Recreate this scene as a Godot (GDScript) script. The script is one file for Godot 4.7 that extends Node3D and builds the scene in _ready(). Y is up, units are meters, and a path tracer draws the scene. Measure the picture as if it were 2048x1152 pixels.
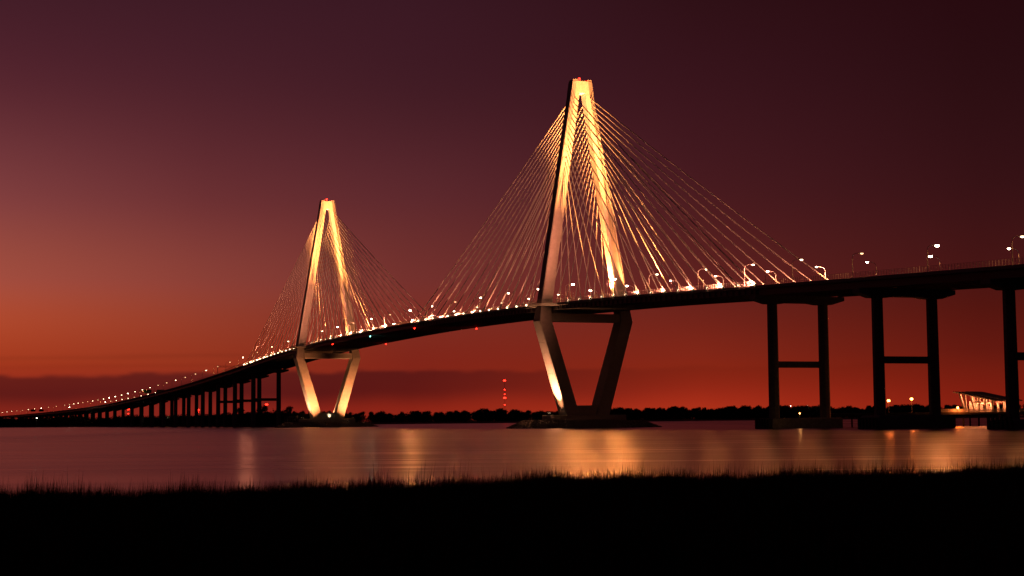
extends Node3D

# ---------------------------------------------------------------- measures
const AXIS := 22.104                      # the bridge axis against the view, degrees
const NEAR := Vector3(35.27, 0, -807.13)  # foot of the near tower
const SPAN := 471.0
const H_TOP := 173.4
const H_KNEE := 52.4
const H_BASE := 7.8
const W_TOP := 5.14
const W_KNEE := 25.3
const W_BASE := 12.17
const DECK_T := [-3400.0, -2500.0, -1965.0, -1536.0, -1290.0, -1161.0, -989.0, -858.0, -667.0, -572.0, -485.0, -390.0, -235.0, -100.0, 9.0, 84.0, 190.0, 262.0, 354.0, 520.0]
const DECK_Y := [23.5, 24.5, 26.3, 29.6, 34.1, 37.3, 42.0, 46.4, 54.0, 58.0, 60.8, 62.8, 64.0, 62.9, 60.6, 58.4, 54.2, 51.4, 47.9, 41.4]
const HALF := 19.5
const EAST_END := 470.0
const WEST_END := -3300.0

var M := {}
var used := {}
var rng := RandomNumberGenerator.new()
var bridge: Node3D
var turn := deg_to_rad(AXIS)


func _ready() -> void:
	rng.seed = 11
	camera_and_sky()
	materials()
	setting()
	build_bridge()
	islands()
	far_woods()
	street_lamps()
	cable_lights()
	tower_lights()
	beacons_and_marks()
	gantries()
	traffic()
	masts()
	pavilion_and_boardwalk()
	shore_lights()
	marsh_grass()


func camera_and_sky() -> void:
	var c := Camera3D.new()
	c.name = "camera"
	c.fov = rad_to_deg(2.0 * atan(576.0 / 3249.49))
	c.position = Vector3(0, 4.19, 0)
	c.basis = Basis(Vector3.RIGHT, deg_to_rad(4.642)) * Basis(Vector3.BACK, deg_to_rad(-0.539))
	c.near = 0.5
	c.far = 30000.0
	c.current = true
	add_child(c)
	var e := Environment.new()
	e.background_mode = Environment.BG_SKY
	e.tonemap_mode = Environment.TONE_MAPPER_LINEAR
	e.tonemap_exposure = 1.0
	e.sdfgi_enabled = true
	e.ssao_enabled = true
	e.ssil_enabled = true
	var sky := Sky.new()
	var p := PanoramaSkyMaterial.new()
	p.panorama = dusk_sky()
	sky.sky_material = p
	e.sky = sky
	var w := WorldEnvironment.new()
	w.name = "world_environment"
	w.environment = e
	add_child(w)


# ---------------------------------------------------------------- the sky after sunset
const SKY_EL := [0.0, 0.6, 1.6, 2.2, 3.6, 5.0, 7.8, 11.3, 14.9, 26.0, 50.0, 90.0]
const SKY_AWAY := [0.0, 6.5, 13.3, 20.4, 30.6, 40.1, 68.0, 180.0]
var sky_rows := []


func lin(r: float, g: float, b: float) -> Vector3:
	var c := Color(r / 255.0, g / 255.0, b / 255.0).srgb_to_linear()
	return Vector3(c.r, c.g, c.b)


func sky_tables() -> void:
	# one row of colours per distance in degrees from where the sun went down
	sky_rows = [
		[lin(150, 42, 28), lin(154, 46, 28), lin(166, 56, 30), lin(174, 64, 33), lin(186, 80, 50), lin(176, 84, 66), lin(140, 68, 66), lin(102, 46, 54), lin(76, 34, 44), lin(48, 22, 32), lin(30, 15, 24), lin(16, 8, 14)],
		[lin(134, 36, 26), lin(138, 39, 26), lin(154, 48, 28), lin(164, 58, 31), lin(173, 72, 46), lin(160, 76, 62), lin(126, 61, 61), lin(88, 39, 47), lin(64, 28, 38), lin(43, 19, 28), lin(28, 14, 22), lin(16, 8, 14)],
		[lin(130, 34, 26), lin(134, 36, 26), lin(146, 46, 28), lin(149, 52, 30), lin(148, 60, 42), lin(138, 63, 54), lin(107, 48, 50), lin(78, 34, 42), lin(60, 26, 36), lin(40, 18, 27), lin(27, 13, 21), lin(16, 8, 14)],
		[lin(142, 36, 22), lin(138, 36, 22), lin(130, 37, 24), lin(128, 38, 26), lin(125, 46, 36), lin(116, 49, 45), lin(94, 41, 45), lin(68, 29, 37), lin(57, 24, 34), lin(36, 16, 24), lin(25, 12, 19), lin(16, 8, 14)],
		[lin(176, 52, 26), lin(165, 45, 24), lin(139, 38, 20), lin(130, 38, 23), lin(111, 35, 26), lin(93, 33, 30), lin(73, 27, 31), lin(58, 21, 28), lin(46, 16, 22), lin(31, 12, 18), lin(22, 10, 16), lin(16, 8, 14)],
		[lin(136, 32, 16), lin(130, 30, 16), lin(114, 28, 16), lin(100, 25, 16), lin(84, 22, 16), lin(70, 21, 20), lin(55, 18, 21), lin(44, 14, 18), lin(38, 10, 15), lin(27, 9, 15), lin(21, 9, 15), lin(16, 8, 14)],
		[lin(40, 13, 10), lin(39, 13, 10), lin(37, 12, 10), lin(35, 12, 11), lin(33, 11, 11), lin(30, 11, 12), lin(26, 9, 12), lin(22, 8, 12), lin(20, 7, 12), lin(18, 7, 12), lin(17, 7, 13), lin(16, 8, 14)],
		[lin(15, 7, 10), lin(15, 7, 10), lin(15, 7, 10), lin(15, 7, 11), lin(15, 7, 11), lin(14, 7, 11), lin(14, 7, 11), lin(13, 7, 11), lin(13, 6, 11), lin(13, 6, 12), lin(14, 7, 12), lin(16, 8, 14)],
	]


func spot_in(a: Array, v: float) -> Vector2:
	var i := 0
	while i < a.size() - 2 and v > a[i + 1]:
		i += 1
	return Vector2(i, clampf((v - a[i]) / (a[i + 1] - a[i]), 0.0, 1.0))


func sky_column(i: int, e: Vector2) -> Vector3:
	var row: Array = sky_rows[i]
	var k := int(e.x)
	var a: Vector3 = row[maxi(k - 1, 0)]
	var b: Vector3 = row[k]
	var c: Vector3 = row[k + 1]
	var d: Vector3 = row[mini(k + 2, row.size() - 1)]
	var q := b.cubic_interpolate(c, a, d, e.y)
	return q.clamp(b.min(c), b.max(c))


func dusk_sky() -> ImageTexture:
	sky_tables()
	var w := 4096
	var h := 2048
	var data := PackedFloat32Array()
	data.resize(w * h * 3)
	var n := FastNoiseLite.new()
	n.seed = 5
	n.frequency = 0.09
	n.fractal_octaves = 3
	var els := []
	for y in h / 2:
		els.append(spot_in(SKY_EL, 90.0 - (y + 0.5) / h * 180.0))
	var last := -1
	for x in w:
		if last >= 0 and x % 4 and x > w / 11 and x < w - w / 11:   # broad and smooth there: every fourth column is worked out
			for y in h / 2:
				var to := (y * w + x) * 3
				for k in 3:
					data[to + k] = data[to - 3 + k]
			continue
		last = x
		var az := wrapf((x + 0.5) / w * 360.0, -180.0, 180.0)   # 0 is straight ahead (-z), + to the right
		var away := absf(wrapf(az + 24.0, -180.0, 180.0))
		var s := spot_in(SKY_AWAY, away)
		var i := int(s.x)
		var edge := 1.66 + 0.15 * n.get_noise_2d(az * 4.0, 3.0) + 0.006 * (az + 17.0)
		var strong := smoothstep(10.0, -9.0, az) * smoothstep(-75.0, -40.0, az) + 0.10 * smoothstep(-12.0, 0.0, az) * smoothstep(20.0, 9.0, az)
		for y in h / 2:
			var el := 90.0 - (y + 0.5) / h * 180.0
			var c := sky_column(i, els[y]).lerp(sky_column(i + 1, els[y]), s.y)
			if el < 3.0 and strong > 0.0:   # a low bank of cloud over the far shore
				var bank := smoothstep(edge + 0.045, edge - 0.045, el) * smoothstep(0.35, 1.15, el + 0.2 * n.get_noise_2d(az * 2.0, 40.0))
				c *= Vector3.ONE.lerp(Vector3(0.42, 0.46, 0.80), clampf(bank * strong, 0.0, 1.0))
				var wisp := smoothstep(0.10, 0.02, absf(el - 2.32 - 0.012 * (az + 10.0) - 0.04 * n.get_noise_1d(az * 2.0))) + 0.7 * smoothstep(0.08, 0.02, absf(el - 1.98 - 0.008 * (az + 10.0)))
				c *= 1.0 - 0.13 * wisp * smoothstep(-4.0, -11.0, az) * smoothstep(-60.0, -30.0, az)
			var at := (y * w + x) * 3
			data[at] = c.x
			data[at + 1] = c.y
			data[at + 2] = c.z
	for y in range(h / 2, h):
		for x in w:
			var at := (y * w + x) * 3
			data[at] = 0.02
			data[at + 1] = 0.006
			data[at + 2] = 0.007
	return ImageTexture.create_from_image(Image.create_from_data(w, h, false, Image.FORMAT_RGBF, data.to_byte_array()))


# ---------------------------------------------------------------- materials
func noise_tex(f: float, a: Color, b: Color, seed_: int, octaves := 4) -> NoiseTexture2D:
	var t := NoiseTexture2D.new()
	t.width = 512
	t.height = 512
	t.seamless = true
	var n := FastNoiseLite.new()
	n.seed = seed_
	n.frequency = f
	n.fractal_octaves = octaves
	t.noise = n
	var g := Gradient.new()
	g.set_color(0, a)
	g.set_color(1, b)
	t.color_ramp = g
	return t


func srgb(v: float, warm := 0.0) -> Color:
	return Color(v * (1.0 + warm), v, v * (1.0 - warm)).linear_to_srgb()


func mat(called: String, c: Color, rough := 0.8, metal := 0.0) -> StandardMaterial3D:
	var m := StandardMaterial3D.new()
	m.resource_name = called
	m.albedo_color = c
	m.roughness = rough
	m.metallic = metal
	M[called] = m
	return m


func tri(m: StandardMaterial3D, t: Texture2D, scale: float, world := false) -> void:
	m.albedo_texture = t
	m.albedo_color = Color.WHITE
	m.uv1_triplanar = true
	m.uv1_world_triplanar = world
	m.uv1_scale = Vector3.ONE * scale


func glow(called: String, c: Color, power: float) -> StandardMaterial3D:
	var m := mat(called, Color(0.8, 0.8, 0.8), 0.4)
	m.emission_enabled = true
	m.emission = c
	m.emission_energy_multiplier = power
	return m


func materials() -> void:
	var c := mat("tower_concrete", srgb(0.44, 0.04), 0.85)
	tri(c, noise_tex(0.012, srgb(0.30, 0.05), srgb(0.39, 0.04), 3, 5), 0.06)
	c = mat("pier_concrete", srgb(0.3, 0.04), 0.88)
	tri(c, noise_tex(0.014, srgb(0.17, 0.06), srgb(0.30, 0.05), 4, 5), 0.07)
	c = mat("deck_concrete", srgb(0.3, 0.03), 0.88)
	tri(c, noise_tex(0.014, srgb(0.22, 0.04), srgb(0.34, 0.03), 6, 5), 0.05)
	mat("girder_steel", srgb(0.09, 0.06), 0.55)
	mat("cable_white", srgb(0.42, 0.02), 0.9).metallic_specular = 0.2
	mat("rail_steel", srgb(0.42, 0.02), 0.5, 0.2)
	mat("pole_metal", srgb(0.38, 0.02), 0.45, 0.4)
	mat("dark_metal", srgb(0.06), 0.6, 0.3)
	mat("asphalt", srgb(0.05), 0.9)
	c = mat("rock", srgb(0.2), 0.9)
	tri(c, noise_tex(0.03, srgb(0.10, 0.05), srgb(0.28, 0.05), 8), 0.2)
	c = mat("mud", srgb(0.04), 0.95)
	tri(c, noise_tex(0.02, srgb(0.02, 0.15), srgb(0.05, 0.15), 9), 0.1, true)
	c = mat("far_ground", srgb(0.03), 0.95)
	c = mat("leaves", srgb(0.04), 0.9)
	c.vertex_color_use_as_albedo = true
	c.albedo_color = Color.WHITE
	c = mat("grass_blade", srgb(0.04), 0.8)
	c.vertex_color_use_as_albedo = true
	c.albedo_color = Color.WHITE
	mat("bark", srgb(0.05, 0.15), 0.95)
	c = mat("timber", srgb(0.2, 0.2), 0.9)
	tri(c, noise_tex(0.03, srgb(0.14, 0.25), srgb(0.26, 0.2), 12), 0.4)
	mat("dark_timber", srgb(0.07, 0.15), 0.9)
	mat("pavilion_paint", srgb(0.62, 0.05), 0.7)
	mat("roof_metal", srgb(0.08, 0.03), 0.5, 0.3)
	mat("sign_green", Color(0.05, 0.28, 0.14), 0.5)
	mat("tank_white", srgb(0.7), 0.5)
	glow("lamp_warm", Color(1.0, 0.86, 0.68), 10.0)
	glow("lamp_dim", Color(1.0, 0.78, 0.56), 3.0)
	glow("lamp_strong", Color(1.0, 0.90, 0.76), 26.0)
	glow("lamp_cool", Color(1.0, 0.92, 0.80), 14.0)
	glow("lamp_flood", Color(1.0, 0.86, 0.66), 7.0)
	glow("lamp_orange", Color(1.0, 0.62, 0.30), 9.0)
	glow("lamp_red", Color(1.0, 0.13, 0.08), 10.0)
	glow("lamp_green", Color(0.55, 1.0, 0.9), 6.0)
	water_material()


func water_material() -> void:
	# long exposure: the ripples average out into a broad soft sheen, with smoother slicks lying across the river
	var m := mat("water", Color(0.05, 0.035, 0.035), 1.0)
	m.metallic_specular = 0.5
	m.roughness_texture = water_slicks(false)
	m.clearcoat_enabled = true
	m.clearcoat = 1.0
	m.clearcoat_roughness = 0.30
	m.clearcoat_texture = water_slicks(true)
	m.roughness_texture_channel = BaseMaterial3D.TEXTURE_CHANNEL_RED
	m.texture_repeat = false


func water_slicks(open_water: bool) -> ImageTexture:
	# u runs across the river (1200 m), v away from the bank (0 to 400 m)
	var w := 512
	var h := 1024
	var im := Image.create(w, h, false, Image.FORMAT_RGB8)
	var n := FastNoiseLite.new()
	n.seed = 21
	n.frequency = 1.0
	n.fractal_octaves = 4
	for y in h:
		var z := (y + 0.5) / h * 400.0
		for x in w:
			var X := (x + 0.5) / w * 1200.0 - 600.0
			var r := 0.25 + 0.06 * n.get_noise_2d(X * 0.004, z * 0.07) + 0.05 * n.get_noise_2d(X * 0.012 + 50.0, z * 0.25)
			var z0 := z - 2.0 * n.get_noise_1d(X * 0.008)
			var slick := smoothstep(9.0, 5.0, absf(z0 - 123.0)) * (0.75 + 0.3 * n.get_noise_2d(X * 0.01, 9.0))
			slick = maxf(slick, 0.75 * smoothstep(4.5, 2.0, absf(z0 - 188.0)) * smoothstep(-40.0, -10.0, X))
			slick = maxf(slick, 0.6 * smoothstep(9.0, 4.0, absf(z0 - 285.0)) * smoothstep(-75.0, -40.0, X) * smoothstep(40.0, 0.0, X))
			slick = maxf(slick, 0.55 * smoothstep(5.0, 2.0, absf(z0 - 97.0)) * smoothstep(-15.0, 5.0, X))
			r = lerpf(r, 0.20, clampf(slick, 0.0, 1.0))
			if open_water:   # the rippled film lies everywhere but on the slicks
				r = 0.86 + 0.14 * clampf(slick, 0.0, 1.0) + 0.10 * n.get_noise_2d(X * 0.003 + 9.0, z * 0.12)
			im.set_pixel(x, y, Color(r, r, r))
	return ImageTexture.create_from_image(im)


# ---------------------------------------------------------------- helpers
func numbered(called: String) -> String:
	var n: int = used.get(called, 0)
	used[called] = n + 1
	return called if n == 0 else "%s_%03d" % [called, n]


func start() -> SurfaceTool:
	var st := SurfaceTool.new()
	st.begin(Mesh.PRIMITIVE_TRIANGLES)
	return st


func tri3(st: SurfaceTool, a: Vector3, b: Vector3, c: Vector3, out: Vector3) -> void:
	var n := (a - c).cross(a - b)
	if n.length_squared() < 1e-14:
		return
	n = n.normalized()
	if n.dot(out) < 0.0:
		n = -n
		var k := b
		b = c
		c = k
	for v in [a, b, c]:
		st.set_normal(n)
		st.add_vertex(v)


func quad(st: SurfaceTool, a: Vector3, b: Vector3, c: Vector3, d: Vector3, out: Vector3) -> void:
	tri3(st, a, b, c, out)
	tri3(st, a, c, d, out)


func loft(st: SurfaceTool, secs: Array, caps := true, smooth := false) -> void:
	var count: int = secs[0].size()
	var mids := []
	for s in secs:
		var mid := Vector3.ZERO
		for p in s:
			mid += p
		mids.append(mid / count)
	for k in secs.size() - 1:
		var a: PackedVector3Array = secs[k]
		var b: PackedVector3Array = secs[k + 1]
		for i in count:
			var j := (i + 1) % count
			var face: Vector3 = (a[i] + a[j] + b[i] + b[j]) / 4.0
			if smooth:
				var o: Vector3 = face - (mids[k] + mids[k + 1]) / 2.0
				var corners := [a[i], a[j], b[j], b[i]]
				var norms := [(a[i] - mids[k]).normalized(), (a[j] - mids[k]).normalized(), (b[j] - mids[k + 1]).normalized(), (b[i] - mids[k + 1]).normalized()]
				var order := [0, 1, 2, 0, 2, 3] if (a[i] - b[j]).cross(a[i] - a[j]).dot(o) > 0.0 else [0, 2, 1, 0, 3, 2]
				for q in order:
					st.set_normal(norms[q])
					st.add_vertex(corners[q])
				continue
			quad(st, a[i], a[j], b[j], b[i], face - (mids[k] + mids[k + 1]) / 2.0)
	if caps:
		for k in [0, secs.size() - 1]:
			var s: PackedVector3Array = secs[k]
			var o: Vector3 = mids[k] - mids[1 if k == 0 else secs.size() - 2]
			for i in range(1, count - 1):
				tri3(st, s[0], s[i], s[i + 1], o)


func box(st: SurfaceTool, at: Vector3, size: Vector3, b := Basis()) -> void:
	var h := size / 2.0
	var s := []
	for y in [-h.y, h.y]:
		s.append(PackedVector3Array([at + b * Vector3(-h.x, y, -h.z), at + b * Vector3(h.x, y, -h.z), at + b * Vector3(h.x, y, h.z), at + b * Vector3(-h.x, y, h.z)]))
	loft(st, s)


func ring(at: Vector3, axis: Vector3, r: float, sides: int) -> PackedVector3Array:
	var u := axis.cross(Vector3.UP if absf(axis.normalized().y) < 0.95 else Vector3.RIGHT).normalized()
	var v := u.cross(axis).normalized()
	var out := PackedVector3Array()
	for i in sides:
		var a := TAU * i / sides
		out.append(at + (u * cos(a) + v * sin(a)) * r)
	return out


func tube(st: SurfaceTool, path: Array, radii: Array, sides := 6) -> void:
	var secs := []
	for i in path.size():
		var d: Vector3 = path[mini(i + 1, path.size() - 1)] - path[maxi(i - 1, 0)]
		secs.append(ring(path[i], d, radii[mini(i, radii.size() - 1)], sides))
	loft(st, secs, true, true)


func obj(called: String, st: SurfaceTool, m: String, parent: Node = self) -> MeshInstance3D:
	var o := MeshInstance3D.new()
	o.mesh = st.commit()
	o.material_override = M[m]
	o.name = numbered(called) if parent == self else called
	parent.add_child(o, true)
	return o


func part(called: String, mesh: Mesh, m: String, parent: Node, at := Transform3D()) -> MeshInstance3D:
	var o := MeshInstance3D.new()
	o.mesh = mesh
	o.material_override = M[m]
	o.name = called
	o.transform = at
	parent.add_child(o, true)
	return o


func tag(o: Node, label: String, category := "", group := "", kind := "") -> Node:
	if label:
		o.set_meta("label", label)
	if category:
		o.set_meta("category", category)
	if group:
		o.set_meta("group", group)
	if kind:
		o.set_meta("kind", kind)
	return o


func thing(called: String, label: String, category: String, at: Vector3, yaw := 0.0, group := "") -> Node3D:
	var o := Node3D.new()
	o.name = numbered(called)
	add_child(o)
	o.position = at
	o.rotation.y = yaw
	tag(o, label, category, group)
	return o


func copy(o: Node3D, label: String, at: Vector3, yaw: float) -> Node3D:
	var c: Node3D = o.duplicate()
	c.name = numbered(String(o.name).rstrip("0123456789").trim_suffix("_"))
	add_child(c)
	c.position = at
	c.rotation.y = yaw
	c.set_meta("label", label)
	return c


func group_node(called: String, parent: Node, at := Vector3.ZERO) -> Node3D:
	var o := Node3D.new()
	o.name = called
	o.position = at
	parent.add_child(o, true)
	return o


func world(s: float, y: float, t: float) -> Vector3:   # across the bridge, up, along it (+ towards us)
	return NEAR + Vector3(cos(turn), 0, -sin(turn)) * s + Vector3(sin(turn), 0, cos(turn)) * t + Vector3(0, y, 0)


func deck(t: float) -> float:
	var i := 0
	while i < DECK_T.size() - 2 and t > DECK_T[i + 1]:
		i += 1
	var a: float = DECK_T[i]
	var b: float = DECK_T[i + 1]
	var m := []
	for k in [i, i + 1]:
		var p := maxi(k - 1, 0)
		var q := mini(k + 1, DECK_T.size() - 1)
		m.append((DECK_Y[q] - DECK_Y[p]) / (DECK_T[q] - DECK_T[p]))
	var x := (t - a) / (b - a)
	var h := b - a
	var x2 := x * x
	var x3 := x2 * x
	return (2 * x3 - 3 * x2 + 1) * DECK_Y[i] + (x3 - 2 * x2 + x) * h * m[0] + (3 * x2 - 2 * x3) * DECK_Y[i + 1] + (x3 - x2) * h * m[1]


func stations(a: float, b: float, near_step := 8.0) -> Array:
	var out := []
	var t := a
	while t < b - 0.01:
		out.append(t)
		t += near_step if t > -1000.0 else 25.0
	out.append(b)
	return out


func ordinal(n: int) -> String:
	if n <= 12:
		return ["first", "second", "third", "fourth", "fifth", "sixth", "seventh", "eighth", "ninth", "tenth", "eleventh", "twelfth"][n - 1]
	var e := "th"
	if n % 100 < 11 or n % 100 > 13:
		e = ["th", "st", "nd", "rd", "th", "th", "th", "th", "th", "th"][n % 10]
	return "%d%s" % [n, e]


func omni(called: String, at: Vector3, energy: float, c: Color, size := 0.2, parent: Node = self) -> OmniLight3D:
	var l := OmniLight3D.new()
	l.name = called
	l.position = at
	l.light_color = c
	l.light_energy = energy
	l.light_size = size
	l.omni_range = 400.0
	l.omni_attenuation = 2.0
	l.shadow_enabled = true
	parent.add_child(l, true)
	return l


func spot(called: String, at: Vector3, to: Vector3, angle: float, energy: float, c: Color, size := 0.3, soft := 1.0) -> SpotLight3D:
	var l := SpotLight3D.new()
	l.name = called
	l.light_color = c
	l.light_energy = energy
	l.light_size = size
	l.spot_range = 600.0
	l.spot_attenuation = 2.0
	l.spot_angle = angle
	l.spot_angle_attenuation = soft
	l.shadow_enabled = true
	add_child(l, true)
	l.look_at_from_position(at, to, Vector3.UP if absf((to - at).normalized().y) < 0.99 else Vector3.RIGHT)
	return l


# ---------------------------------------------------------------- water, marsh ground, far land
func setting() -> void:
	var st := start()
	# the river, one sheet to the horizon; its strip before us carries the slicks' coordinates
	var xs := [-14000.0, -600.0, 600.0, 14000.0]
	var zs := [120.0, 0.0, -400.0, -16000.0]
	for i in 3:
		for j in 3:
			var p := []
			for q in [[0, 0], [1, 0], [1, 1], [0, 1]]:
				p.append(Vector3(xs[i + q[0]], 0, zs[j + q[1]]))
			for tri_ in [[0, 2, 1], [0, 3, 2]]:
				for k in tri_:
					var v: Vector3 = p[k]
					st.set_normal(Vector3.UP)
					st.set_uv(Vector2((v.x + 600.0) / 1200.0, -v.z / 400.0))
					st.add_vertex(v)
	var o := obj("river_water", st, "water")
	tag(o, "wide dark river with soft reflections of the bridge lights", "", "", "structure")
	# marsh bank in front
	st = start()
	var rows := []
	for k in 61:
		var x := -90.0 + k * 3.0
		var z := shore(x)
		rows.append([Vector3(x, 0.35, 60), Vector3(x, 0.35, -20), Vector3(x, 0.3, -(z - 3.0)), Vector3(x, -0.35, -(z + 1.5)), Vector3(x, -2.0, -(z + 4.0))])
	for k in 60:
		for i in 4:
			quad(st, rows[k][i], rows[k + 1][i], rows[k + 1][i + 1], rows[k][i + 1], Vector3.UP)
	o = obj("marsh_ground", st, "mud")
	tag(o, "dark muddy marsh bank under the grass in front", "", "", "structure")
	# land beyond the river
	st = start()
	var line := [Vector2(-4000, 2900), Vector2(-1300, 2750), Vector2(-850, 2500), Vector2(-520, 2100), Vector2(-290, 1650), Vector2(-225, 1440), Vector2(-190, 1420), Vector2(-178, 1560), Vector2(-215, 2150), Vector2(-60, 2350), Vector2(150, 2450), Vector2(330, 2650), Vector2(600, 2900), Vector2(1100, 3000), Vector2(4000, 3000)]
	for k in line.size() - 1:
		var a := Vector3(line[k].x, 0, -line[k].y)
		var b := Vector3(line[k + 1].x, 0, -line[k + 1].y)
		var back := Vector3(0, 0, -30)
		quad(st, a + Vector3(0, -1, 4), b + Vector3(0, -1, 4), b + Vector3(0, 1.2, -4), a + Vector3(0, 1.2, -4), Vector3.UP)
		quad(st, a + Vector3(0, 1.2, -4), b + Vector3(0, 1.2, -4), Vector3(b.x * 1.02, 1.6, minf(b.z - 30.0, -3300)), Vector3(a.x * 1.02, 1.6, minf(a.z - 30.0, -3300)), Vector3.UP)
	for k in 10:
		var x := -9000.0 + k * 1800.0
		quad(st, Vector3(x, 1.5, -3290), Vector3(x + 1800, 1.5, -3290), Vector3(x + 1800, 1.7, -12000), Vector3(x, 1.7, -12000), Vector3.UP)
	o = obj("far_shore", st, "far_ground")
	tag(o, "low dark land along the far side of the river", "", "", "structure")


func shore(x: float) -> float:
	return 71.0 + 0.42 * x + 1.6 * sin(x * 0.21 + 1.0) + 0.9 * sin(x * 0.57)


# ---------------------------------------------------------------- the bridge
func leg_section(outer: float, width: float, depth: float, y: float, side: float) -> PackedVector3Array:
	var c := 0.35
	var i := outer - width
	var d := depth / 2.0
	var p := PackedVector3Array()
	for q in [[outer - c, d], [outer, d - c], [outer, c - d], [outer - c, -d], [i + c, -d], [i, c - d], [i, d - c], [i + c, d]]:
		p.append(Vector3(q[0] * side, y, q[1]))
	return p


func outer_up(y: float) -> float:
	return lerpf(W_KNEE, W_TOP, (y - H_KNEE) / (H_TOP - H_KNEE))


func build_bridge() -> void:
	bridge = thing("cable_stayed_bridge", "long cable-stayed road bridge with two tall floodlit diamond towers across the river", "bridge", NEAR, turn)
	for k in 2:
		tower(-SPAN * k, k)
	# deck
	var st := start()
	var secs := []
	for t in stations(WEST_END, EAST_END):
		var y := deck(t)
		secs.append(PackedVector3Array([Vector3(-HALF, y, t), Vector3(-HALF + 0.5, y, t), Vector3(-HALF + 0.6, y - 0.06, t), Vector3(0, y + 0.22, t), Vector3(HALF - 0.6, y - 0.06, t), Vector3(HALF - 0.5, y, t), Vector3(HALF, y, t), Vector3(HALF, y - 0.75, t), Vector3(HALF - 0.6, y - 0.95, t), Vector3(-HALF + 0.6, y - 0.95, t), Vector3(-HALF, y - 0.75, t)]))
	loft(st, secs)
	obj("deck_slab", st, "deck_concrete", bridge)
	st = start()
	for s in [-1.0, 1.0]:
		if s > 0.0:
			secs = []
			for t in stations(WEST_END, EAST_END):
				var y := deck(t) + 0.04
				secs.append(PackedVector3Array([Vector3(s * 15.6 - 0.2, y, t), Vector3(s * 15.6 - 0.15, y + 0.85, t), Vector3(s * 15.6 + 0.15, y + 0.85, t), Vector3(s * 15.6 + 0.2, y, t)]))
			st = start()
			loft(st, secs)
			obj("road_barrier", st, "deck_concrete", bridge)
		# edge girders under the cable-held part
		secs = []
		for t in stations(-682.0, 198.0):
			var y := deck(t) - 0.94
			var x: float = s * (HALF - 1.1)
			secs.append(PackedVector3Array([Vector3(x - 0.4, y, t), Vector3(x + 0.4, y, t), Vector3(x + 0.4, y - 0.06, t), Vector3(x + 0.05, y - 0.07, t), Vector3(x + 0.05, y - 1.9, t), Vector3(x + 0.45, y - 1.92, t), Vector3(x + 0.45, y - 2.0, t), Vector3(x - 0.45, y - 2.0, t), Vector3(x - 0.45, y - 1.92, t), Vector3(x - 0.05, y - 1.9, t), Vector3(x - 0.05, y - 0.07, t), Vector3(x - 0.4, y - 0.06, t)]))
		st = start()
		loft_open(st, secs)
		obj("edge_girder", st, "girder_steel", bridge)
	# plate girders of the approaches
	for x in [-17.6, -10.6, -3.5, 3.5, 10.6, 17.6]:
		for ends in [[WEST_END, -683.0], [199.0, EAST_END]]:
			secs = []
			for t in stations(ends[0], ends[1]):
				var y := deck(t) - 0.94
				secs.append(PackedVector3Array([Vector3(x - 0.3, y, t), Vector3(x + 0.3, y, t), Vector3(x + 0.3, y - 0.06, t), Vector3(x + 0.04, y - 0.07, t), Vector3(x + 0.04, y - 2.3, t), Vector3(x + 0.35, y - 2.32, t), Vector3(x + 0.35, y - 2.4, t), Vector3(x - 0.35, y - 2.4, t), Vector3(x - 0.35, y - 2.32, t), Vector3(x - 0.04, y - 2.3, t), Vector3(x - 0.04, y - 0.07, t), Vector3(x - 0.3, y - 0.06, t)]))
			st = start()
			loft_open(st, secs)
			obj("plate_girder", st, "girder_steel", bridge)
	# floor beams and stiffeners
	st = start()
	box(st, Vector3.ZERO, Vector3(2 * HALF - 2.4, 1.5, 0.14))
	box(st, Vector3(0, -0.75, 0), Vector3(2 * HALF - 2.4, 0.08, 0.5))
	var beam := st.commit()
	st = start()
	box(st, Vector3.ZERO, Vector3(0.45, 1.8, 0.12))
	var stiff := st.commit()
	var t := 193.0
	while t > -676.0:
		part("floor_beam", beam, "girder_steel", bridge, Transform3D(Basis(), Vector3(0, deck(t) - 1.72, t)))
		t -= 4.7
	t = 195.3
	while t > -200.0:
		part("stiffener", stiff, "girder_steel", bridge, Transform3D(Basis(), Vector3(-HALF + 0.8, deck(t) - 1.95, t)))
		t -= 4.7
	# pedestrian railing on both edges: the posts that show largest one by one, the rest joined
	st = start()
	box(st, Vector3(0, 1.1, 0), Vector3(0.09, 2.2, 0.09))
	box(st, Vector3(0, 0.05, 0), Vector3(0.2, 0.1, 0.24))
	var post := st.commit()
	t = 380.0
	for k in 290:
		part("railing_post", post, "rail_steel", bridge, Transform3D(Basis(), Vector3(-HALF + 0.2, deck(t), t)))
		t -= 1.5
	st = start()
	while t > -760.0:
		box(st, Vector3(-HALF + 0.2, deck(t) + 1.1, t), Vector3(0.09, 2.2, 0.09))
		t -= 1.5
	t = 380.0
	while t > -760.0:
		box(st, Vector3(HALF - 0.2, deck(t) + 1.1, t), Vector3(0.09, 2.2, 0.09))
		t -= 3.0
	tag(obj("railing_posts", st, "rail_steel", bridge), "", "", "", "stuff")
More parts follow.
